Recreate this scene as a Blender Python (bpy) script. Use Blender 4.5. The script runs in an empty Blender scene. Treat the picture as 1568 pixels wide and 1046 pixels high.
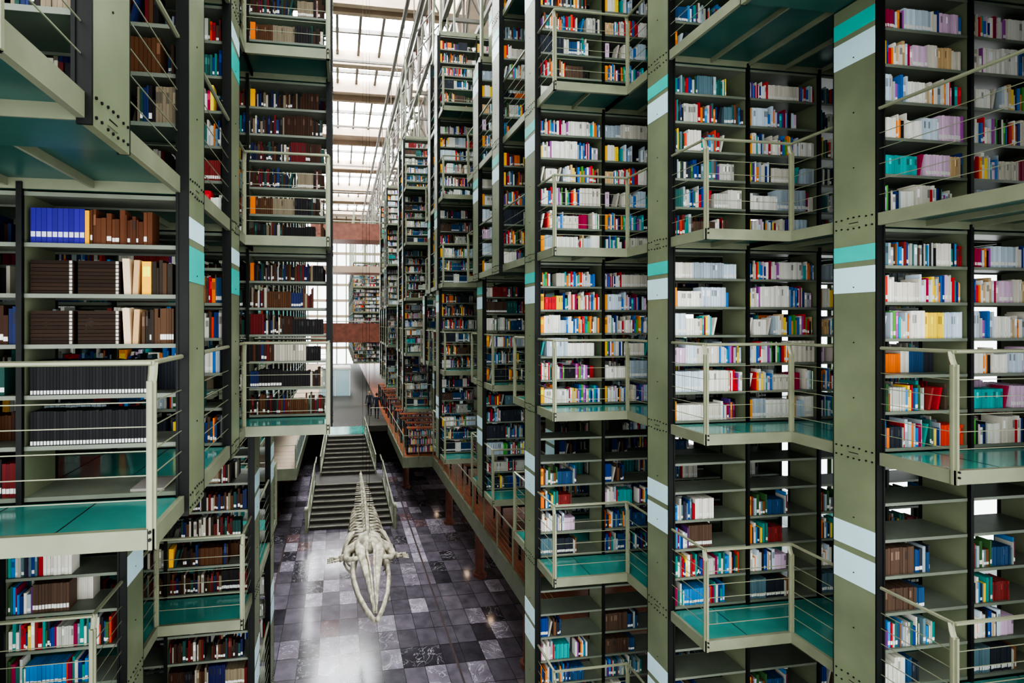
import bpy, math, random, colorsys
from mathutils import Vector, Matrix
Z0=8.91
random.seed(7)
scene=bpy.context.scene
# ------------------------------------------------------------ materials
def lin(c):
    return tuple(((v/255.0)/12.92 if v/255.0<=0.04045 else (((v/255.0)+0.055)/1.055)**2.4) for v in c)
def newmat(name):
    m=bpy.data.materials.new(name); m.use_nodes=True
    nt=m.node_tree; b=nt.nodes['Principled BSDF']
    return m,nt,b
def paint(name,rgb,rough=0.5,metal=0.0,var=0.25,scale=3.0,bump=0.0,p0=0.3,p1=0.7,spec=0.5):
    m,nt,b=newmat(name)
    tc=nt.nodes.new('ShaderNodeTexCoord'); n=nt.nodes.new('ShaderNodeTexNoise'); n.inputs['Scale'].default_value=scale; n.inputs['Detail'].default_value=6
    nt.links.new(tc.outputs['Object'],n.inputs['Vector'])
    r=nt.nodes.new('ShaderNodeValToRGB'); c=lin(rgb)
    r.color_ramp.elements[0].position=p0; r.color_ramp.elements[1].position=p1
    r.color_ramp.elements[0].color=tuple(v*(1-var) for v in c)+(1,)
    r.color_ramp.elements[1].color=tuple(min(1,v*(1+var)) for v in c)+(1,)
    nt.links.new(n.outputs['Fac'],r.inputs['Fac']); nt.links.new(r.outputs['Color'],b.inputs['Base Color'])
    b.inputs['Roughness'].default_value=rough; b.inputs['Metallic'].default_value=metal
    b.inputs['Specular IOR Level'].default_value=spec
    if bump:
        bp=nt.nodes.new('ShaderNodeBump'); bp.inputs['Strength'].default_value=bump
        nt.links.new(n.outputs['Fac'],bp.inputs['Height']); nt.links.new(bp.outputs['Normal'],b.inputs['Normal'])
    return m
M={}
ML=[]
def reg(key,m):
    M[key]=len(ML); ML.append(m)
reg('steel',paint('painted_steel_olive',(112,119,94),0.4,0.0,0.18,1.5))
reg('black',paint('black_steel',(20,22,20),0.5,spec=0.3))
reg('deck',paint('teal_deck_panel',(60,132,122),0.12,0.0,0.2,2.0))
reg('steal',paint('stripe_teal',(58,182,170),0.35,0,0.05))
reg('swhite',paint('stripe_pale',(192,220,226),0.35,0,0.04))
reg('rail',paint('rail_steel',(136,138,114),0.35,0.2,0.1))
reg('board',paint('shelf_board',(112,118,104),0.45,0,0.12))
reg('fascia',paint('fascia_steel',(118,122,100),0.4,0.0,0.15))
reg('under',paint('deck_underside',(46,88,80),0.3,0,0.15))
m,nt,b=newmat('book_spines')
a=nt.nodes.new('ShaderNodeAttribute'); a.attribute_name='bcol'
nt.links.new(a.outputs['Color'],b.inputs['Base Color']); b.inputs['Roughness'].default_value=0.6; b.inputs['Specular IOR Level'].default_value=0.22
reg('book',m)
reg('conc',paint('concrete_beige',(156,138,120),0.8,0,0.15,0.8))
reg('wood',paint('reddish_wood',(150,84,54),0.3,0,0.25,4))
reg('dark',paint('dark_wall',(52,42,38),0.7))
reg('brown',paint('brown_column',(112,68,54),0.45))
reg('seam',paint('dark_seam',(58,44,42),0.4))
reg('tsteel',paint('truss_steel',(92,88,80),0.45,0,0.15))
reg('stone',paint('stair_stone',(58,55,48),0.5,0,0.2,6))
reg('nose',paint('stair_nosing',(122,117,100),0.5))
reg('white',paint('white_paint',(214,214,206),0.5,0,0.05))
m,nt,b=newmat('skylight_glass')
b.inputs['Base Color'].default_value=(0.9,0.93,0.95,1); b.inputs['Emission Color'].default_value=(0.93,0.97,1,1); b.inputs['Emission Strength'].default_value=26.0
reg('sky',m)
m,nt,b=newmat('downlight_lens')
b.inputs['Emission Color'].default_value=(1,0.72,0.5,1); b.inputs['Emission Strength'].default_value=18.0
reg('lamp',m)
m,nt,b=newmat('pale_glass')
b.inputs['Base Color'].default_value=(0.5,0.72,0.76,1); b.inputs['Roughness'].default_value=0.1; b.inputs['Alpha'].default_value=0.6
reg('glass',m)
reg('bone',paint('bone',(174,167,148),0.55,0,0.42,7,0.6,0.38,0.62,0.3))
reg('skin_',paint('hand_skin',(190,140,110),.5))

class MB:
    def __init__(s): s.v=[];s.f=[];s.m=[];s.c=[]
    def face(s,idx,m,c): s.f.append(idx);s.m.append(m);s.c.append(c)
    def box(s,x0,x1,y0,y1,z0,z1,mat,col=(1,1,1),lean=0.0):
        if x0>x1:x0,x1=x1,x0
        if y0>y1:y0,y1=y1,y0
        n=len(s.v); L=lean*(z1-z0)
        s.v+= [(x0,y0,z0),(x1,y0,z0),(x1,y1,z0),(x0,y1,z0),(x0+L,y0,z1),(x1+L,y0,z1),(x1+L,y1,z1),(x0+L,y1,z1)]
        mi=M[mat]
        for q in ((3,2,1,0),(4,5,6,7),(0,1,5,4),(1,2,6,5),(2,3,7,6),(3,0,4,7)):
            s.face([n+i for i in q],mi,col)
    def tube(s,p0,p1,r,mat,n=6,r1=None,cap=True,col=(1,1,1)):
        s.loft([p0,p1],[(r,r),((r1 or r),(r1 or r))],mat,n,cap,col)
    def loft(s,pts,rad,mat,n=8,cap=True,col=(1,1,1),up=(0,0,1)):
        pts=[Vector(p) for p in pts]; base=len(s.v); K=len(pts)
        for i,p in enumerate(pts):
            t=(pts[min(i+1,K-1)]-pts[max(i-1,0)]).normalized()
            u=Vector(up)
            if abs(t.dot(u))>0.95: u=Vector((1,0,0)) if abs(t.x)<0.9 else Vector((0,1,0))
            a=t.cross(u).normalized(); b=a.cross(t).normalized()
            ra,rb=rad[i] if isinstance(rad[i],tuple) else (rad[i],rad[i])
            for j in range(n):
                an=2*math.pi*(j+0.5)/n
                q=p+a*(math.cos(an)*ra)+b*(math.sin(an)*rb)
                s.v.append(tuple(q))
        mi=M[mat]
        for i in range(K-1):
            for j in range(n):
                j2=(j+1)%n
                s.face([base+i*n+j,base+i*n+j2,base+(i+1)*n+j2,base+(i+1)*n+j],mi,col)
        if cap:
            s.face([base+j for j in range(n)][::-1],mi,col)
            s.face([base+(K-1)*n+j for j in range(n)],mi,col)
    def mesh(s,name,smooth=False):
        me=bpy.data.meshes.new(name); me.from_pydata(s.v,[],s.f)
        for m in ML: me.materials.append(m)
        me.polygons.foreach_set('material_index',s.m)
        at=me.attributes.new('bcol','FLOAT_COLOR','CORNER')
        buf=[]
        for f,c in zip(s.f,s.c): buf+= [c[0],c[1],c[2],1.0]*len(f)
        at.data.foreach_set('color',buf)
        if smooth: me.polygons.foreach_set('use_smooth',[True]*len(s.f))
        me.update(); return me
    def obj(s,name,parent=None,smooth=False,loc=None):
        o=bpy.data.objects.new(name,s.mesh(name,smooth)); bpy.context.collection.objects.link(o)
        if parent: o.parent=parent
        else: o.location=loc if loc is not None else (0,0,Z0)
        return o
def empty(name,loc=(0,0,Z0)):
    e=bpy.data.objects.new(name,None); e.location=loc; bpy.context.collection.objects.link(e); return e

# ------------------------------------------------------------ book bays
W=1.125; HD=0.21
NEU_L=[(224,222,212)]*6+[(204,198,184)]*4+[(190,204,214)]*3+[(160,172,180)]*2+[(204,176,198)]+[(196,168,126)]
NEU_M=[(206,202,190)]*4+[(172,172,162)]*3+[(46,50,58)]*3+[(84,66,54)]*2+[(90,116,124)]*2+[(40,74,110)]*2+[(126,46,44)]+[(48,94,88)]*2
PAL_L=NEU_L+[(46,108,176)]*3+[(30,60,130)]*2+[(200,38,48)]*3+[(36,156,154)]*2+[(88,60,130)]+[(236,204,66)]+[(232,128,40)]*2+[(156,30,70)]*2+[(162,84,162)]+[(36,36,40)]*3+[(80,156,66)]
PAL_M=NEU_M+[(28,60,124)]*4+[(40,122,182)]*3+[(168,30,40)]*3+[(208,64,42)]*2+[(28,130,120)]*3+[(54,88,50)]*2+[(126,82,52)]*2+[(230,192,56)]+[(232,116,32)]*2+[(90,50,106)]+[(156,168,172)]*3+[(140,30,68)]+[(26,28,34)]*2
PAL_D=[(34,30,30)]*5+[(60,38,26)]*5+[(86,56,34)]*3+[(36,48,90)]*2+[(100,28,30)]*3+[(124,112,92)]*2+[(36,70,64)]*2+[(30,32,74)]+[(170,164,150)]*2
def jit(c,a=0.18):
    k=1+random.uniform(-a,a); l=lin(c); return tuple(min(1,max(0,v*k)) for v in l)
def shelf_books(mb,x0,x1,z,side,pal,fill=1.0,hmax=0.31):
    x=x0; end=x0+(x1-x0)*fill
    neu=NEU_L if pal is PAL_L else (NEU_M if pal is PAL_M else pal)
    yo=side*(HD-0.015)
    def put(w,h,d,c,lean=0,label=False):
        nonlocal x
        yi=yo-side*d; off=side*random.uniform(0,0.012)
        mb.box(x,x+w*0.92,yo-off,yi,z,z+h,'book',c,lean)
        if label and side<0:
            mb.box(x+w*0.06,x+w*0.88,yo-off-0.0015,yo-off,z+h*0.12,z+h*0.27,'book',(0.7,0.7,0.65))
        elif side<0 and lean==0 and random.random()<0.3:
            k=random.choice([0.4,1.9]); mb.box(x+w*0.1,x+w*0.84,yo-off-0.0012,yo-off,z+h*0.55,z+h*0.85,'book',tuple(min(0.9,q*k+0.02) for q in c))
        x+=w
    if random.random()<0.28:
        put(random.uniform(0.05,0.08),0.26,0.17,lin(random.choice([(238,150,30),(244,180,40),(230,118,24)])))
    while x<end-0.03:
        r=random.random(); h0=random.uniform(0.2,hmax-0.03); w0=random.uniform(0.014,0.04)
        if r<0.38:
            c0=random.choice(neu) if random.random()<0.75 else random.choice(pal)
            n=random.randint(4,14)
            lab=random.random()<0.4
            for _ in range(n):
                if x+w0>end: break
                put(w0,h0+random.uniform(-.003,.003),0.17,jit(c0,0.16),0,lab)
        elif r<0.92:
            for _ in range(random.randint(4,10)):
                w=random.uniform(0.012,0.042)
                if x+w>end: break
                put(w,random.uniform(0.18,hmax-0.03),random.uniform(0.13,0.18),jit(random.choice(pal)),0,random.random()<0.35)
        else:
            if x+0.12>end: break
            put(0.03,0.24,0.15,jit(random.choice(pal)),0.22); x+=0.06+random.uniform(0,0.05)
        if random.random()<0.05: x+=random.uniform(0.03,0.12)
        if w0>end-x: break
def bay(name,seed,style):
    random.seed(seed); mb=MB()
    mb.box(0.004,0.016,-HD,HD,0,2.42,'steel'); mb.box(W-0.016,W-0.004,-HD,HD,0,2.42,'steel')
    for xx in (0,W-0.02):
        for sy in (-1,1):
            mb.box(xx,xx+0.02,sy*HD,sy*(HD+0.035),0,2.42,'black')
    for s in range(7):
        z=0.03+0.385*s
        mb.box(0.016,W-0.016,-HD,HD,z,z+0.012,'board')
        mb.box(0.016,W-0.016,-HD-0.004,-HD+0.004,z-0.018,z+0.014,'board')
        mb.box(0.016,W-0.016,HD-0.004,HD+0.004,z-0.018,z+0.014,'board')
        if s==6: break
        zb=z+0.013
        for side in (-1,1):
            fill=random.uniform(0.72,1.0) if random.random()<0.5 else 1.0; hm=0.33
            pal={'light':PAL_L,'mixed':PAL_M,'dark':PAL_D}.get(style,PAL_M)
            if style=='topempty':
                if s>=4: continue
                if s==3: fill=random.choice([0,0.35,0.6])
                if s<3: fill=random.uniform(0.45,0.95)
            if style!='dark' and random.random()<0.25: pal=PAL_L
            if side==1 and random.random()<0.55: continue
            if random.random()<0.03: continue
            if s==5: hm=0.29
            if style=='binders' and side==-1:
                x=0.05
                if s==0: 
                    mb.box(0.75,1.0,-0.18,0.1,zb,zb+0.02,'book',(0.3,0.28,0.25)); continue
                if s in(1,2):
                    while x<(0.86 if s==1 else 0.9):
                        h=0.26+random.uniform(-.004,.004)
                        mb.box(x,x+0.021,-0.195,-0.02,zb,zb+h,'book',jit((30,30,32),0.3))
                        mb.box(x+.002,x+0.019,-0.1965,-0.195,zb+0.005,zb+0.035,'book',(0.6,0.6,0.58))
                        x+=0.023
                    continue
                if s in (3,4):
                    for g in range(2):
                        for j in range(9):
                            zz=zb+j*0.029
                            mb.box(x,x+0.30,-0.19,0.0,zz,zz+0.026,'book',jit((44,30,20),0.35))
                            mb.box(x+0.27,x+0.29,-0.1915,-0.19,zz+0.002,zz+0.025,'book',(0.5,0.48,0.42))
                        x+=0.33
                    mb.box(x,x+0.05,-0.19,0.0,zb,zb+0.28,'book',lin((214,190,156)),-0.05); x+=0.06
                    mb.box(x,x+0.04,-0.19,0.0,zb,zb+0.27,'book',lin((190,155,112)),0.05); x+=0.07
                    shelf_books(mb,x,W-0.05,zb,-1,[(50,42,34),(84,60,42)],1.0); continue
                if s==5:
                    while x<0.40:
                        mb.box(x,x+0.036,-0.19,0.0,zb,zb+0.27,'book',jit((54,40,136),0.15)); mb.box(x+.003,x+.033,-0.1915,-0.19,zb+.05,zb+.09,'book',(0.6,0.6,0.7)); x+=0.038
                    mb.box(x,x+0.03,-0.19,0,zb,zb+.26,'book',lin((238,170,30))); x+=0.04
                    shelf_books(mb,x,W-0.2,zb,-1,[(80,46,28),(92,56,36)],1.0); continue
            if fill>0: shelf_books(mb,0.03,W-0.03,zb,side,pal,fill,hm)
    return mb.mesh(name)
BV={'light':[bay('books_light_%d'%i,10+i,'light') for i in range(8)],
    'mixed':[bay('books_mixed_%d'%i,30+i,'mixed') for i in range(9)],
    'dark':[bay('books_dark_%d'%i,50+i,'dark') for i in range(5)],
    'topempty':[bay('books_sparse_%d'%i,70+i,'topempty') for i in range(4)],
    'binders':[bay('books_binders',90,'binders')]}
random.seed(11)
# ------------------------------------------------------------ towers
def zk(k): return 1.09+2.5*k
HB=0.22
SD=0.64
def railing(mb,pts,z,near=True,skip_last=False):
    zt=z+1.1
    n=len(pts)
    for i in range(n-1):
        a,b=pts[i],pts[i+1]
        d=math.hypot(b[0]-a[0],b[1]-a[1])
        if d<0.08: continue
        mb.tube((a[0],a[1],zt),(b[0],b[1],zt),0.019,'rail',6)
        for w in range(5 if near else 3):
            zz=z+0.2+w*(0.16 if near else 0.28)
            mb.tube((a[0],a[1],zz),(b[0],b[1],zz),0.0045 if near else 0.008,'rail',4,cap=False)
        m=int(d//1.3)
        for j in range(1,m+1):
            px=a[0]+(b[0]-a[0])*j/(m+1); py=a[1]+(b[1]-a[1])*j/(m+1)
            mb.box(px-0.012,px+0.012,py-0.03,py+0.03,z-0.12,zt,'rail')
    for i,(x,y) in enumerate(pts):
        if 0<i<n-1:
            mb.box(x-0.012,x+0.012,y-0.030,y+0.030,z-0.12,z+0.98,'rail')
            mb.box(x-0.030,x+0.030,y-0.010,y+0.010,z-0.12,z+0.98,'rail')
            mb.loft([(x,y,z+0.96),(x,y+0.02,z+1.03),(x,y+0.03,zt)],[(0.02,0.03)]*3,'rail',6)
            for zz in(z-0.05,z+0.0): mb.tube((x,y-0.034,zz),(x,y-0.045,zz),0.011,'black',6)
def build_bank(sgn,rows,uout,nb):
    for i,row in enumerate(rows):
        Y=row['Y']; near=Y<14
        e=empty('bookshelf_tower',(0,0,Z0))
        mb=MB()
        prev=rows[i-1] if i>0 else None
        if prev and Y-prev['Y']>3: prev=None
        for k in row['ks']:
            u=row['u'](k)
            if u is None: continue
            z=zk(k); zn=zk(k+1)
            X=lambda uu: sgn*uu
            mb.box(X(u-0.05),X(u),Y-HB,Y+HB,z-0.10,zn-0.10,'steel')
            mb.box(X(u-0.052),X(u+0.02),Y-HB-0.016,Y-HB,z-0.10,zn-0.10,'black')
            mb.box(X(u-0.052),X(u+0.02),Y+HB,Y+HB+0.01,z-0.10,zn-0.10,'black')
            f=u-0.05
            if k>=-1: st=[(-.25,-.42),(-.48,-.76)]
            else: st=[(-.78,-1.03),(-1.10,-1.42)]
            mats=('steal','swhite') if sgn>0 else ('swhite','steal')
            if k<-1: mats=('swhite','swhite')
            for (a,b),mt in zip(st,mats):
                mb.box(X(f-0.003),X(f),Y-HB,Y+HB,zn+b,zn+a,mt)
            if near:
                mb.box(X(f-0.004),X(f),Y-0.06,Y+0.06,z-0.035,z+0.035,'steel')
                mb.box(X(f-0.005),X(f-0.004),Y-0.05,Y+0.05,z-0.004,z+0.004,'black')
                for dy in(-0.19,-0.13,0.13,0.19):
                    for dz in(-0.05,0.05):
                        mb.tube((X(f-0.008),Y+dy,z+dz),(X(f),Y+dy,z+dz),0.009,'black',6)
                for dy in(-0.06,0,0.06):
                    for dz in(-0.06,0.06):
                        mb.tube((X(f-0.008),Y+dy,z+dz),(X(f),Y+dy,z+dz),0.009,'black',6)
                for zz in (z+0.6,z+1.2,z+1.8):
                    mb.tube((X(f-0.006),Y,zz),(X(f),Y,zz),0.007,'black',6)
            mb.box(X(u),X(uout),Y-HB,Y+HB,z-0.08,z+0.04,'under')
            mb.box(X(u),X(uout),Y-HB-0.012,Y-HB,z-0.08,z+0.05,'fascia')
            if prev is None: up=uout; yp=Y-1.6
            else:
                up=prev['u'](k) if k in prev['ks'] else None
                yp=prev['Y']+HB
                if up is None: up=uout
            y1=Y-HB; 
            def slab(ua,ub,ya,yb):
                if ub-ua<0.05 or yb-ya<0.05: return
                mb.box(X(ua),X(ub),ya,yb,z+0.025,z+0.05,'deck')
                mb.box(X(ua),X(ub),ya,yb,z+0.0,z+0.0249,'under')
                nx=max(1,int((ub-ua)/0.56))
                for j in range(nx+1):
                    uu=ua+(ub-ua)*j/nx
                    mb.box(X(uu-0.012),X(uu+0.012),ya,yb,z-0.06,z+0.0,'fascia')
                    if near and 0<j<nx: mb.box(X(uu-0.004),X(uu+0.004),ya,yb,z+0.05,z+0.0515,'black')
            def fasc(a,b):
                (xa,ya),(xb,yb)=a,b; t=0.02
                mb.box(min(xa,xb)-t,max(xa,xb)+t,min(ya,yb)-t,max(ya,yb)+t,z-0.07,z+0.06,'fascia')
            if up>u+0.1:
                slab(u,up,y1-SD,y1)
                if up<uout-0.3: slab(up,uout,yp,y1)
                pts=[(X(u),y1),(X(u),y1-SD),(X(up),y1-SD)]
                if up<uout-0.3: pts.append((X(up),yp))
            elif up<u-0.1:
                slab(up,u,yp,yp+SD); slab(u,uout,yp,y1)
                pts=[(X(up),yp),(X(up),yp+SD),(X(u),yp+SD),(X(u),y1)]
            else:
                um=max(u,up); slab(um,uout,yp,y1); pts=[(X(um-0.02),yp),(X(um-0.02),y1)]
            for q in range(len(pts)-1): fasc(pts[q],pts[q+1])
            railing(mb,pts,z+0.05,near)
            for bi in range(row.get('nb',nb)):
                if u+(bi+1)*W>uout+0.3: break
                ux=u+0.02+bi*W
                x0=ux if sgn>0 else -ux-W
                st=row['style'](k,bi)
                me=random.choice(BV[st])
                o=bpy.data.objects.new('bookcase_bay',me); bpy.context.collection.objects.link(o)
                o.parent=e; o.location=(x0,Y,z+0.05)
        kt=max(row['ks']); ut=row['u'](kt)
        if ut is not None:
            mb.box(sgn*ut,sgn*uout,Y-HB,Y+HB,zk(kt+1)-0.08,zk(kt+1)+0.05,'fascia')
            for uu in (ut+0.1,ut+2.2):
                mb.box(sgn*uu-0.03,sgn*uu+0.03,Y-0.06,Y+0.06,zk(kt+1),12.3,'steel')
        mb.obj('steel_frame',e)
# right bank       idx: -1   0    1    2    3    4    5   6   7   8   9   10  11  12   13  14  15  16   17  18  19  20
UP=[5.58,5.58,4.40,3.21,3.15,3.2,4.1,2.9,3.0,4.1,4.2,4.15,2.95,2.95,4.1,4.1,4.1,2.95,3.0,4.1,3.0,3.1]
LO=[6.76,5.58,4.40,3.21,4.3,3.3,4.2,2.95,4.1,3.1,4.2,4.1,2.95,4.1,3.1,4.1,4.1,2.95,4.1,3.1,3.1,3.1]
TOP={4:2,5:3,6:3,7:3,8:2,9:3,10:3,11:3,12:3,13:2,14:3,15:3,16:3,17:3,18:2,19:3,20:3}
BOT={4:-2,5:-2,6:-2,7:-2,8:-1,9:-2,10:-2,11:-2,12:-1,13:-2,14:-2,15:-2,16:-2,17:-2,18:-1,19:-2,20:-2}
rows=[]
for i in range(38):
    idx=i-1; Y=4.64+1.665*idx
    if i>=22: Y+=10.6
    if Y>76: break
    def uf(k,i=i,idx=idx):
        if idx==0: return 4.40 if k>=1 else 5.58
        if idx==-1: return (4.4 if k>=1 else 5.58) if k>=0 else 6.76
        if i>=22: return [1.4,1.4,2.5][i%3]
        return UP[i] if k>=0 else LO[i]
    if idx<=2: ks=range(-4,4)
    elif idx==3: ks=range(-2,4)
    elif i>=22: ks=range(-2,2)
    else: ks=range(BOT[idx],TOP[idx])
    def stf(k,b,idx=idx):
        if k==-2 or (k==-3 and idx<3): return 'topempty' if idx<4 else random.choice(['topempty','mixed','mixed'])
        if idx<=1: return random.choice(['light','light','mixed'])
        return random.choice(['light','mixed','mixed'])
    rows.append(dict(Y=Y,u=uf,ks=ks,style=stf))
build_bank(1,rows,10.2,4)
# left bank
rows=[]
LY=[2.92,4.35,5.95,7.6]+[7.6+1.665*j for j in range(1,19)]
for i,Y in enumerate(LY):
    def uf(k,i=i):
        if k>=-1:
            if i==0: return 1.27 if k>=0 else None
            return [1.27,1.22,1.23,0.15][i] if i<4 else 2.5
        return [None,3.4,2.3,1.25,1.25][i] if i<5 else 2.5
    ks=range(-4,4)
    if i==0: ks=range(0,4)
    if i>=5: ks=range(-2,4)
    def stf(k,b,i=i):
        if i==1 and k==-1: return 'binders' if b==0 else 'dark'
        if i<=1: return 'dark'
        if i==3 and k>=-1: return random.choice(['dark','dark','mixed'])
        return random.choice(['dark','mixed','mixed']) if k>-2 else random.choice(['topempty','mixed','dark'])
    rows.append(dict(Y=Y,u=uf,ks=ks,style=stf))
build_bank(-1,rows,7.2,3)

# ------------------------------------------------------------ shell
GZ=-8.96
mf,nt,b=newmat('marble_tile_floor')
N=nt.nodes.new; L=nt.links.new
tc=N('ShaderNodeTexCoord'); sc=N('ShaderNodeVectorMath'); sc.operation='MULTIPLY'; sc.inputs[1].default_value=(1/0.55,1/0.8,0)
L(tc.outputs['Object'],sc.inputs[0])
fl=N('ShaderNodeVectorMath'); fl.operation='FLOOR'; L(sc.outputs[0],fl.inputs[0])
wn=N('ShaderNodeTexWhiteNoise'); wn.noise_dimensions='3D'; L(fl.outputs[0],wn.inputs['Vector'])
cr=N('ShaderNodeValToRGB'); cr.color_ramp.interpolation='CONSTANT'
cols=[(0.0,(84,79,86)),(0.3,(96,90,98)),(0.5,(60,56,62)),(0.68,(112,105,114)),(0.86,(136,129,139)),(0.95,(94,76,78))]
el=cr.color_ramp.elements; el[0].color=lin(cols[0][1])+(1,); el[1].position=cols[1][0]; el[1].color=lin(cols[1][1])+(1,)
for p,c in cols[2:]:
    x=el.new(p); x.color=lin(c)+(1,)
L(wn.outputs['Value'],cr.inputs['Fac'])
nz=N('ShaderNodeTexNoise'); nz.inputs['Scale'].default_value=1.6; nz.inputs['Detail'].default_value=9; nz.inputs['Distortion'].default_value=2.2
mu=N('ShaderNodeVectorMath'); mu.operation='MULTIPLY_ADD'; L(wn.outputs['Color'],mu.inputs[0]); mu.inputs[1].default_value=(20,20,20); L(tc.outputs['Object'],mu.inputs[2])
L(mu.outputs[0],nz.inputs['Vector'])
vr=N('ShaderNodeValToRGB'); e2=vr.color_ramp.elements; e2[0].position=0.485; e2[0].color=(0,0,0,1); e2[1].position=0.50; e2[1].color=(1,1,1,1); x=e2.new(0.515); x.color=(0,0,0,1)
L(nz.outputs['Fac'],vr.inputs['Fac'])
n3=N('ShaderNodeTexNoise'); n3.inputs['Scale'].default_value=2.5; n3.inputs['Detail'].default_value=8; L(mu.outputs[0],n3.inputs['Vector'])
m3=N('ShaderNodeMapRange'); m3.inputs[1].default_value=0.3; m3.inputs[2].default_value=0.7; m3.inputs[3].default_value=0.72; m3.inputs[4].default_value=1.3; L(n3.outputs['Fac'],m3.inputs[0])
v3=N('ShaderNodeVectorMath'); v3.operation='SCALE'; L(cr.outputs['Color'],v3.inputs[0]); L(m3.outputs[0],v3.inputs['Scale'])
mx=N('ShaderNodeMixRGB'); mx.blend_type='ADD'; L(v3.outputs[0],mx.inputs['Color1']); mx.inputs['Color2'].default_value=(0.3,0.29,0.3,1)
vm=N('ShaderNodeMath'); vm.operation='MULTIPLY'; vm.inputs[1].default_value=0.9; L(vr.outputs['Color'],vm.inputs[0]); 
gt=N('ShaderNodeMath'); gt.operation='GREATER_THAN'; gt.inputs[1].default_value=0.55; 
sp=N('ShaderNodeSeparateColor'); L(wn.outputs['Color'],sp.inputs[0]); L(sp.outputs[0],gt.inputs[0])
vm2=N('ShaderNodeMath'); vm2.operation='MULTIPLY'; L(vm.outputs[0],vm2.inputs[0]); L(gt.outputs[0],vm2.inputs[1]); L(vm2.outputs[0],mx.inputs['Fac'])
fr=N('ShaderNodeVectorMath'); fr.operation='FRACTION'; L(sc.outputs[0],fr.inputs[0]); sx=N('ShaderNodeSeparateXYZ'); L(fr.outputs[0],sx.inputs[0])
l1=N('ShaderNodeMath'); l1.operation='LESS_THAN'; l1.inputs[1].default_value=0.02; L(sx.outputs[0],l1.inputs[0])
l2=N('ShaderNodeMath'); l2.operation='LESS_THAN'; l2.inputs[1].default_value=0.02; L(sx.outputs[1],l2.inputs[0])
lm=N('ShaderNodeMath'); lm.operation='MAXIMUM'; L(l1.outputs[0],lm.inputs[0]); L(l2.outputs[0],lm.inputs[1])
mg=N('ShaderNodeMixRGB'); L(lm.outputs[0],mg.inputs['Fac']); L(mx.outputs[0],mg.inputs['Color1']); mg.inputs['Color2'].default_value=(0.02,0.018,0.02,1)
L(mg.outputs[0],b.inputs['Base Color']); b.inputs['Roughness'].default_value=0.13
reg('floor',mf)

mb=MB(); mb.box(-8,11,-4,82,GZ-0.2,GZ,'floor'); mb.obj('floor')
mb=MB()
for xa,xb in ((3.05,3.11),(-2.2,-2.14)): mb.box(xa,xb,-3,60,GZ,GZ+0.004,'seam')
mb.obj('floor_border_strip')
mb=MB()
XW=10.9
for z in [-6.6,-4.1,-1.6,0.9,3.4,5.9,8.4,10.9,13.4,15.9]:
    mb.box(XW,XW+0.2,-2,82,z,z+0.25,'conc')
yy=-2
while yy<82:
    mb.box(XW+0.02,XW+0.14,yy,yy+0.10,GZ,17,'steel'); yy+=1.665
for z in [-7.7,-5.3,-2.8,-0.3,2.2,4.7,7.2]: mb.box(XW+0.05,XW+0.1,-2,82,z,z+0.06,'steel')
mb.box(XW,XW+0.2,-2,82,GZ,-8.0,'dark')
mb.obj('wall_right')
mb=MB(); mb.box(-8,-7.8,-2,82,GZ,-6.4,'dark')
for z in [-6.4,-4,-1.6,0.9,3.4,5.9,8.4,10.9,13.4]: mb.box(-8,-7.8,-2,82,z,z+0.9,'conc')
yy=-2
while yy<82: mb.box(-7.98,-7.84,yy,yy+0.3,-6.4,17,'steel'); yy+=1.665
mb.obj('wall_left')
mb=MB()
for z in [GZ,-4.1,-1.6,0.9,3.4,5.9,8.4,10.9,13.4,15.9]: mb.box(-8,11,80,80.3,z,z+0.4,'conc')
x=-8
while x<11: mb.box(x,x+0.16,79.95,80.2,GZ,17,'steel'); x+=1.5
mb.obj('wall_back')
ZR=17.0
sk=[(1,5),(8,12),(15,19),(21.5,25.6),(27.0,31.6),(32.6,35.4),(37.6,43.5),(46.8,53),(55.3,61.5),(64.3,67),(69.8,75)]  # nearest four lie out of view, added to light the hall
mb=MB()
XL,XR=-5.5,6.6
mb.box(XR,11.1,-2,82,ZR,ZR+0.3,'conc'); mb.box(-8,XL,-2,82,ZR,ZR+0.3,'conc')
last=-2
for a,bb in sk+[(82,82)]:
    mb.box(XL,XR,last,a,ZR-0.05,ZR+0.3,'conc')
    mb.box(XL,XR,a-0.3,a,ZR-0.45,ZR-0.05,'conc')
    if a<82: mb.box(XL,XR,bb,bb+0.3,ZR-0.7,ZR-0.05,'conc')
    last=bb
for xx in (-2.9,4.45): mb.box(xx,xx+0.35,-2,82,ZR-0.6,ZR+0.1,'brown')
mb.obj('ceiling')
for n_,(a,bb) in enumerate(sk):
    mb=MB(); mb.box(XL,XR,a,bb,ZR+0.2,ZR+0.24,'sky')
    for x in (-4.5,-1.5,-0.2,1.1,2.4,3.5): mb.box(x,x+0.16,a,bb,ZR-0.1,ZR+0.2,'tsteel')
    mb.box(XL,XR,(a+bb)/2-0.07,(a+bb)/2+0.07,ZR-0.05,ZR+0.2,'tsteel')
    mb.obj('window_skylight_%d'%(n_+1))
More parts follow.
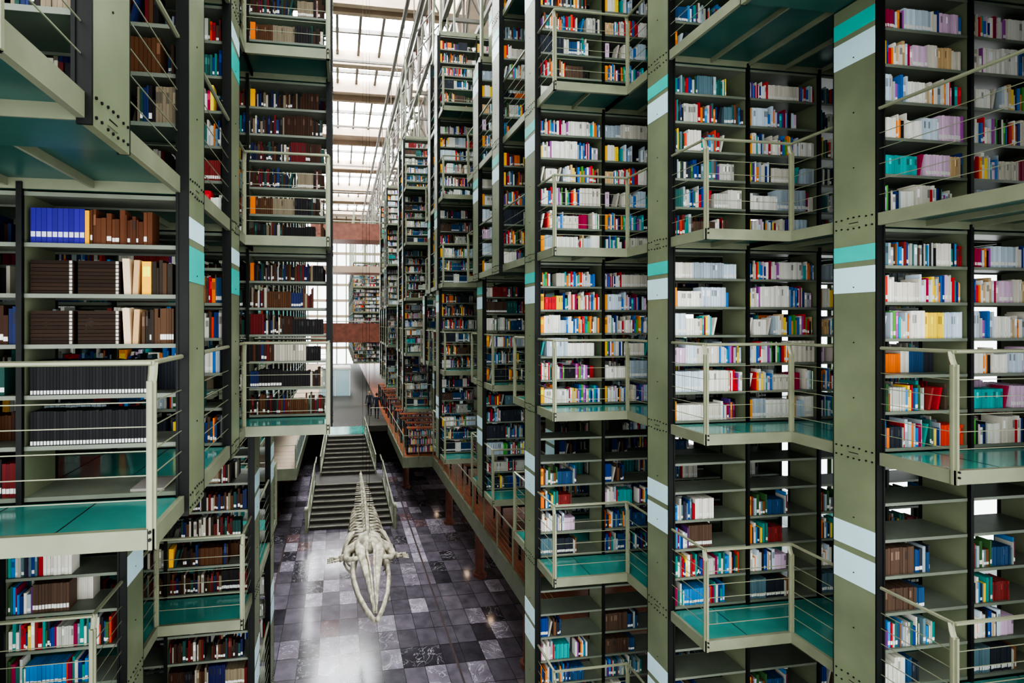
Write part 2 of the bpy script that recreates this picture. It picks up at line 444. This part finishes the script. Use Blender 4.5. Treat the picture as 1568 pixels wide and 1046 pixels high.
for X in (-2.7,4.25,5.9):
    mb=MB()
    z0,z1=12.4,15.6
    mb.box(X-0.09,X+0.09,0,80,z0,z0+0.22,'tsteel'); mb.box(X-0.09,X+0.09,0,80,z1,z1+0.22,'tsteel')
    y=0
    while y<79:
        mb.tube((X,y,z0+.1),(X,min(80,y+1.665),z1+.1),0.07,'tsteel',6); mb.tube((X,min(80,y+3.33),z0+.1),(X,min(80,y+1.665),z1+.1),0.07,'tsteel',6)
        mb.box(X-.06,X+.06,y-.06,y+.06,z0,16.3,'tsteel')
        if X==4.25:
            mb.tube((4.25,y,z1+.1),(5.9,y,z0+.1),0.05,'tsteel',6); mb.box(4.25,5.9,y-.06,y+.06,z1,z1+.14,'tsteel'); mb.box(4.25,5.9,y-.06,y+.06,z0,z0+.14,'tsteel')
            if y>11: mb.tube((4.25,y,z0+.1),(3.2,y,z0-1.3),0.035,'tsteel',5)
            mb.box(-2.7,4.25,y-.05,y+.05,15.6,15.72,'tsteel') if int(round(y/3.33))%3==0 else None
        y+=3.33
    mb.obj('roof_truss')
mb=MB()
for X,z in ((3.6,14.4),(3.3,12.9),(2.9,13.8),(-2.2,14.2)): mb.tube((X,11,z),(X,79,z),0.09,'tsteel',10)
y=12
while y<79:
    mb.tube((3.3,y,12.9),(4.15,y,14.0),0.035,'tsteel',6); mb.tube((3.3,y,12.9),(3.3,y,16.2),0.025,'tsteel',5); y+=3.33
mb.obj('service_pipes')
MZ=-6.36
mb=MB()
mb.box(4.4,10.8,9.5,23.1,MZ-0.35,MZ-0.02,'conc'); mb.box(4.4,10.8,9.5,23.1,MZ-0.02,MZ,'wood')
mb.box(3.0,10.8,23.1,79,MZ-0.35,MZ-0.02,'conc'); mb.box(3.0,10.8,23.1,79,MZ-0.02,MZ,'wood')
mb.box(4.33,4.4,9.5,23.1,MZ-0.4,MZ+0.1,'fascia'); mb.box(2.93,3.0,23.1,30.5,MZ-0.4,MZ+0.1,'fascia'); mb.box(2.93,4.4,23.03,23.1,MZ-0.4,MZ+0.1,'fascia')
mb.obj('mezzanine_slab')
mb=MB()
mb.box(-1.9,3.0,30.9,79,MZ-0.35,MZ,'stone'); mb.box(-7.7,-1.9,22,79,MZ-0.35,MZ,'conc'); mb.box(-1.9,-1.83,22,30.9,MZ-0.4,MZ+0.1,'fascia'); mb.box(-7.7,-1.83,21.93,22,MZ-0.4,MZ+0.1,'fascia')
mb.obj('mezzanine_slab')
mb=MB()
railing(mb,[(4.37,9.6),(4.37,16),(4.37,23.06),(2.97,23.06),(2.97,30.8)],MZ,True)
railing(mb,[(-7.6,21.97),(-1.87,21.97),(-1.87,30.8)],MZ,True)
mb.box(-1.88,-1.86,22.2,30.6,MZ+0.1,MZ+0.95,'glass')
railing(mb,[(2.97,30.9),(1.9,30.95)],MZ,True)
mb.obj('mezzanine_railing')
for X,Y in ((4.92,17.1),(4.86,21.8),(4.9,12.4),(3.6,27),(-3,24),(-3,29)):
    mb=MB(); mb.tube((X,Y,GZ),(X,Y,MZ-0.35),0.16,'brown',20); mb.tube((X,Y,GZ),(X,Y,GZ+0.12),0.24,'brown',20); mb.tube((X,Y,MZ-0.5),(X,Y,MZ-0.35),0.26,'brown',20)
    mb.obj('round_column',smooth=False)
for Y in (11,14.5,18,21.5,25,28.5):
    for X in (5.6,7.6):
        mb=MB(); mb.tube((X,Y,MZ-0.36),(X,Y,MZ-0.42),0.14,'white',16); mb.tube((X,Y,MZ-0.421),(X,Y,MZ-0.425),0.11,'lamp',16); mb.obj('ceiling_downlight')
mb=MB()
for z,h in ((-1.6,1.6),(7.2,1.35),(4.4,0.5)):
    mb.box(-2.4,4.2,43,45.5,z,z+0.35,'brown'); mb.box(-2.4,4.2,42.9,43,z-0.05,z+h,'brown' if h>1 else 'conc'); mb.box(-2.4,4.2,45.5,45.6,z,z+h*0.6,'brown')
    if h>1: mb.tube((-2.4,42.85,z+h+0.15),(4.2,42.85,z+h+0.15),0.04,'rail',6)
mb.obj('cross_bridge')
mb=MB(); mb.box(-8,10.8,33.5,33.7,GZ,MZ-0.35,'dark'); mb.obj('wall_lower')

# ------------------------------------------------------------ staircase
mb=MB()
cx=0.50
def flight(y0,z0,n,rise,run,w0,w1,c0,c1):
    for i in range(n):
        t=i/(n-1); w=w0+(w1-w0)*t; c=c0+(c1-c0)*t
        z=z0+rise*(i+1); y=y0+run*i
        mb.box(c-w/2,c+w/2,y,y+run+0.02,z-rise-0.06,z,'stone')
        mb.box(c-w/2,c+w/2,y-0.02,y+0.03,z-0.03,z+0.005,'nose')
    z1=z0+rise*n; y1=y0+run*n
    for s in(-1,1):
        xa=c0+s*(w0/2+0.05); xb=c1+s*(w1/2+0.05)
        mb.loft([(xa,y0-0.1,z0+0.05),(xb,y1,z1-0.02)],[(0.05,0.2)]*2,'fascia',4)
        mb.tube((xa,y0-0.15,z0+1.0),(xb,y1,z1+0.95),0.035,'rail',8)
        for w in range(4):
            mb.tube((xa,y0-0.1,z0+0.3+w*0.16),(xb,y1,z1+0.25+w*0.16),0.01,'rail',4)
        for j in range(4):
            t=j/3; x=xa+(xb-xa)*t; y=y0-0.1+(y1-y0+0.1)*t; z=z0+(z1-z0)*t
            mb.box(x-0.02,x+0.02,y-0.04,y+0.04,z,z+1.0,'rail')
    return y1,z1
ya,za=flight(21.9,GZ,8,0.15,0.34,3.6,3.2,cx,cx-0.03)
mb.box(cx-0.03-1.65,cx-0.03+1.65,ya,ya+1.1,za-0.25,za,'stone')
rz=(MZ-za)/9
yb,zb=flight(ya+1.1,za,9,rz,0.33,2.7,2.0,cx-0.05,cx-0.12)
mb.box(cx-1.3,cx+1.1,yb,30.9,MZ-0.25,MZ,'deck')
for s in (-1,1):
    mb.box(cx+s*1.2-0.1,cx+s*1.2+0.1,ya+0.3,ya+0.6,GZ,za-0.25,'stone')
    xx=cx-0.03+s*1.62
    mb.tube((xx,ya,za+0.95),(xx,ya+1.1,za+0.95),0.035,'rail',8)
for s in(-1,1):
    x=cx+s*1.9; mb.box(x-0.05,x+0.05,21.55,21.75,GZ,GZ+1.05,'rail'); mb.tube((x-0.06,21.65,GZ+1.0),(x+0.06,21.65,GZ+1.0),0.13,'rail',14)
mb.obj('staircase')

# ------------------------------------------------------------ whale skeleton
mb=MB(); wx=0.76; wz=-5.9; wy=0.25
def P(x,y,z): return (wx+x,y+wy,wz+z)
for s in(-1,1):
    mb.loft([P(s*0.02,10.35,-0.28),P(s*0.06,10.8,-0.12),P(s*0.11,11.3,0.02),P(s*0.16,11.8,0.12),P(s*0.22,12.2,0.2),P(s*0.22,12.6,0.22)],[(0.02,0.03),(0.045,0.05),(0.075,0.07),(0.11,0.09),(0.15,0.12),(0.17,0.16)],'bone',8)
    mb.loft([P(s*0.018,10.33,-0.22),P(s*0.035,11.0,0.06),P(s*0.055,11.6,0.2),P(s*0.10,12.0,0.31),P(s*0.06,12.3,0.38)],[0.016,0.022,0.026,0.042,0.045],'bone',6)
    mb.loft([P(s*0.03,10.22,-0.36),P(s*0.18,10.6,-0.34),P(s*0.33,11.1,-0.3),P(s*0.42,11.7,-0.26),P(s*0.43,12.2,-0.22),P(s*0.36,12.7,-0.12)],[(0.035,0.07),(0.045,0.09),(0.055,0.11),(0.06,0.13),(0.07,0.16),(0.09,0.17)],'bone',8)
    mb.loft([P(s*0.14,12.02,0.16),P(s*0.34,12.05,0.12),P(s*0.52,12.15,0.05),P(s*0.60,12.35,0.0),P(s*0.55,12.6,0.0)],[(0.09,0.05),(0.08,0.05),(0.07,0.06),(0.07,0.08),(0.11,0.11)],'bone',8)
    mb.loft([P(s*0.1,12.78,0.2),P(s*0.3,12.75,0.14),P(s*0.52,12.68,0.05),P(s*0.62,12.6,-0.18)],[(0.14,0.14),(0.13,0.12),(0.13,0.12),(0.08,0.08)],'bone',8)
    mb.loft([P(s*0.13,12.95,0.02),P(s*0.16,13.08,0.0)],[0.08,0.05],'bone',8)
mb.loft([P(0,12.2,0.2),P(0,12.4,0.32),P(0,12.65,0.3),P(0,12.9,0.12),P(0,13.0,0.0)],[(0.15,0.1),(0.26,0.16),(0.32,0.22),(0.26,0.22),(0.12,0.14)],'bone',12)
mb.loft([P(0,12.35,0.46),P(0,12.6,0.52),P(0,12.85,0.4)],[(0.03,0.04),(0.05,0.06),(0.03,0.04)],'bone',6)
n=30
for i in range(n):
    t=i/(n-1); y=13.0+4.7*t; zz=0.0+0.22*math.sin(t*2.6)+0.35*t*t
    r=0.115*(1-0.7*t)+0.016
    if t<0.12: r*=0.85
    mb.loft([P(0,y,zz),P(0,y+0.03,zz),P(0,y+4.7/n*0.35,zz),P(0,y+4.7/n*0.6,zz),P(0,y+4.7/n*0.66,zz)],[r*0.9,r,r*0.8,r,r*0.9],'bone',10)
    hp=(0.36*math.sin(min(1,t*2.2+0.25)*1.57))*(1-0.82*t)
    mb.loft([P(0,y+0.03,zz+r*0.6),P(0,y+0.10,zz+r+hp)],[(0.024,0.048*(1-.6*t)),(0.018,0.04*(1-.6*t))],'bone',6)
    if t<0.85:
        tp=(0.25+0.08*math.sin(t*3.1))*(1-0.8*t)
        for s in(-1,1): mb.loft([P(s*r*0.5,y+0.04,zz),P(s*(r+tp),y+0.09,zz-0.02)],[(0.038*(1-.5*t),0.02),(0.032*(1-.5*t),0.016)],'bone',6)
    if 0.45<t<0.9: mb.loft([P(0,y,zz-r*0.6),P(0,y+0.03,zz-r-0.12*(1-t))],[0.022,0.014],'bone',5)
for i in range(12):
    t=i/11; y=13.15+i*0.20; zz=0.0+0.22*math.sin((y-13)/4.7*2.6)
    wd=0.64*(1-0.42*t); hh=1.0*(1-0.35*t)
    for s in(-1,1):
        pts=[P(s*(0.05+0 if a==0 else wd*math.sin(a*1.0)),y+0.28*(a/2.6),zz+0.02-hh*(1-math.cos(a))/2*1.1) for a in [0,0.35,0.7,1.05,1.4,1.75,2.1,2.4]]
        mb.loft(pts,[0.03,0.035,0.038,0.038,0.036,0.033,0.03,0.022],'bone',7)
for s in(-1,1):
    mb.loft([P(s*0.42,13.5,0.16),P(s*0.58,13.3,-0.06),P(s*0.66,13.08,-0.28)],[(0.03,0.30),(0.03,0.22),(0.06,0.09)],'bone',8,up=(0,1,0))
    mb.loft([P(s*0.62,13.05,-0.28),P(s*0.68,13.03,-0.3),P(s*0.76,13.0,-0.32)],[0.10,0.075,0.085],'bone',8)
    for q in(-1,1): mb.loft([P(s*0.76,13.0+q*0.055,-0.32),P(s*0.82,13.02+q*0.06,-0.33),P(s*0.90,13.03+q*0.085,-0.34)],[0.045,0.032,0.042],'bone',6)
    for q in range(4):
        x=0.92; y=12.93+q*0.065
        for j in range(3-(q==3)):
            x2=x+0.055; mb.loft([P(s*x,y+j*0.012*q,-0.34-0.01*j),P(s*(x2-0.008),y+(j+1)*0.012*q,-0.35-0.01*j)],[0.028-0.005*j]*2,'bone',6); x=x2
mb.loft([P(0,13.3,-0.75),P(0,13.8,-0.85)],[(0.1,0.03),(0.05,0.03)],'bone',6)
for y in(12.5,14.0,16.2):
    mb.tube(P(0,y,0.3),P(0,y,21.4),0.005,'black',4)
mb.obj('whale_skeleton',smooth=True)

# ------------------------------------------------------------ mezzanine furniture
def display(X,Y,wd,seed):
    random.seed(seed); m=MB()
    for j in range(3):
        z=MZ+0.12+0.38*j
        m.box(X-wd/2,X+wd/2,Y-0.22,Y+0.22,z-0.02,z,'wood')
        x=X-wd/2+0.04
        while x<X+wd/2-0.06:
            w=random.uniform(0.02,0.05); m.box(x,x+w*.95,Y-0.2,Y-0.02,z,z+random.uniform(.2,.3),'book',jit(random.choice(PAL_L))); x+=w
    m.box(X-wd/2,X+wd/2,Y-0.24,Y+0.24,MZ+1.24,MZ+1.28,'wood')
    for x in(X-wd/2,X+wd/2): m.box(x-.03,x+.03,Y-.24,Y+.24,MZ,MZ+1.26,'black')
    m.obj('low_bookcase')
for j in range(7): display(4.2+(j%2)*0.1,24+j*1.25,1.9,200+j)
for j in range(6): display(4.2,33.5+j*1.6,1.9,240+j)
for j in range(4): display(8.8,10.6+j*2.4,2.2,300+j)
def table(X,Y):
    m=MB(); m.box(X-.9,X+.9,Y-.45,Y+.45,MZ+.71,MZ+.75,'wood')
    for sx in(-.8,.8):
        for sy in(-.38,.38): m.box(X+sx-.025,X+sx+.025,Y+sy-.025,Y+sy+.025,MZ,MZ+.71,'black')
    m.box(X-.8,X+.8,Y-.39,Y-.36,MZ+.6,MZ+.7,'black')
    m.obj('reading_table')
for j in range(7): table(6.9,36+j*2.2); 
for j in range(5): table(5.6+0.2*(j%2),13.2+j*2.1)
m=MB()
for (xa,xb,ya_,yb_) in ((-1.6,0.9,44,44.1),(0.9,0.96,44,47),(-1.6,-1.54,44,47)): m.box(xa,xb,ya_,yb_,MZ,MZ+2.3,'glass')
for x in (-1.6,-0.4,0.85): m.box(x,x+0.08,43.95,44.05,MZ,MZ+2.4,'white')
m.box(-1.65,1.0,43.95,47,MZ+2.3,MZ+2.45,'white')
m.obj('glass_booth')

# ------------------------------------------------------------ people
def person(loc,rot,shirt,trouser,hair,stride=0.12,arm=0.1):
    root=empty('person',loc); root.rotation_euler=(0,0,rot)
    V=[(0,0,.95),(0,0,1.12),(0,0,1.32),(0,0,1.44),(0,0,1.52),
       (.1,0,.90),(.11,-stride,.50),(.11,-stride*.6,.08),(.11,-stride*.6-.16,.04),
       (-.1,0,.90),(-.11,stride*.6,.50),(-.11,stride*1.3,.10),(-.11,stride*1.3-.15,.04),
       (.19,0,1.40),(.25,.02+arm*.5,1.12),(.26,-.06+arm,.88),(.26,-.08+arm,.80),
       (-.19,0,1.40),(-.25,.02-arm*.5,1.12),(-.26,-.10-arm,.90),(-.26,-.13-arm,.82)]
    E=[(0,1),(1,2),(2,3),(3,4),(0,5),(5,6),(6,7),(7,8),(0,9),(9,10),(10,11),(11,12),(3,13),(13,14),(14,15),(15,16),(3,17),(17,18),(18,19),(19,20)]
    R=[.14,.12,.15,.09,.055,.095,.065,.042,.035,.095,.065,.042,.035,.065,.045,.032,.03,.065,.045,.032,.03]
    me=bpy.data.meshes.new('body'); me.from_pydata(V,E,[]); o=bpy.data.objects.new('body',me); bpy.context.collection.objects.link(o); o.parent=root
    o.modifiers.new('skin','SKIN')
    bpy.context.view_layer.objects.active=o
    if len(me.skin_vertices)==0:
        bpy.ops.mesh.customdata_skin_add()
    for sv,r in zip(me.skin_vertices[0].data,R): sv.radius=(r,r*0.8)
    me.skin_vertices[0].data[0].use_root=True
    sb=o.modifiers.new('sub','SUBSURF'); sb.levels=2; sb.render_levels=2
    mt,nt,b=newmat('clothes'); tc=nt.nodes.new('ShaderNodeTexCoord'); sp=nt.nodes.new('ShaderNodeSeparateXYZ'); mr=nt.nodes.new('ShaderNodeMath'); mr.operation='DIVIDE'; mr.inputs[1].default_value=2
    nt.links.new(tc.outputs['Object'],sp.inputs[0]); nt.links.new(sp.outputs[2],mr.inputs[0])
    r=nt.nodes.new('ShaderNodeValToRGB'); r.color_ramp.interpolation='CONSTANT'; e=r.color_ramp.elements
    e[0].color=(0.01,0.01,0.01,1); e[1].position=0.045; e[1].color=lin(trouser)+(1,)
    x=e.new(0.46); x.color=lin(shirt)+(1,); x=e.new(0.735); x.color=lin((190,140,110))+(1,)
    nt.links.new(mr.outputs[0],r.inputs[0]); nt.links.new(r.outputs[0],b.inputs['Base Color']); b.inputs['Roughness'].default_value=.8
    me.materials.append(mt)
    skin=paint('skin',(190,140,110),.5); hm=paint('hair',hair,.6)
    bpy.ops.mesh.primitive_uv_sphere_add(segments=20,ring_count=14,radius=1,location=(0,0,0)); h=bpy.context.object; h.name='head'
    for v in h.data.vertices:
        c=v.co; k=1-0.22*max(0,-c.z); c.x*=.078*k; c.y*=.098*k; c.z*=.118
        if abs(c.x)<0.02 and c.y<-0.08 and -0.03<c.z<0.01: c.y-=0.018
    h.parent=root; h.location=(0,-.01,1.62); h.data.materials.append(skin)
    bpy.ops.mesh.primitive_uv_sphere_add(segments=20,ring_count=14,radius=1); g=bpy.context.object; g.name='hair'
    for v in g.data.vertices:
        c=v.co; c.x*=.085; c.y=c.y*.1+0.018; c.z*=.105
    g.parent=root; g.location=(0,0.005,1.655); g.data.materials.append(hm)
    for sx,bx,by,bz in((1,.26,-.08+arm,.80),(-1,-.26,-.13-arm,.82)):
        hb=MB(); hb.loft([(bx,by,bz+.02),(bx,by,bz-.07)],[(.018,.035),(.016,.04)],'skin_',8)
        for q in range(4):
            yy=by-.03+q*.02; l=[.065,.075,.07,.055][q]
            hb.loft([(bx,yy,bz-.06),(bx-sx*.008,yy,bz-.06-l*.5),(bx-sx*.022,yy,bz-.06-l)],[.009,.008,.006],'skin_',6)
        hb.loft([(bx,by-.03,bz-.01),(bx-sx*.01,by-.055,bz-.045),(bx-sx*.015,by-.055,bz-.075)],[.011,.009,.007],'skin_',6)
        hb.obj('hand',root,True)
person((2.45,33,Z0+MZ),2.9,(40,44,60),(30,32,40),(25,18,14))
person((2.05,34.2,Z0+MZ),-0.3,(60,62,70),(36,38,50),(40,26,18),.05,.02)

# ------------------------------------------------------------ world, camera
w=bpy.data.worlds.new('w'); scene.world=w; w.use_nodes=True
bg=w.node_tree.nodes['Background']; bg.inputs[0].default_value=(0.95,0.98,1.0,1); bg.inputs[1].default_value=3.0
cam=bpy.data.cameras.new('cam'); co=bpy.data.objects.new('camera',cam); bpy.context.collection.objects.link(co)
cam.sensor_width=36; cam.lens=762/1568*36; cam.shift_x=(784-634)/1568; cam.shift_y=-(523-495)/1568
cam.clip_start=0.05; cam.clip_end=300
co.location=(0,0,Z0); co.rotation_euler=(math.pi/2,0,-math.atan(0.15))
scene.camera=co
scene.view_settings.view_transform='AgX'
scene.view_settings.look='AgX - High Contrast'
scene.view_settings.exposure=0.0
print('objects',len(bpy.data.objects))
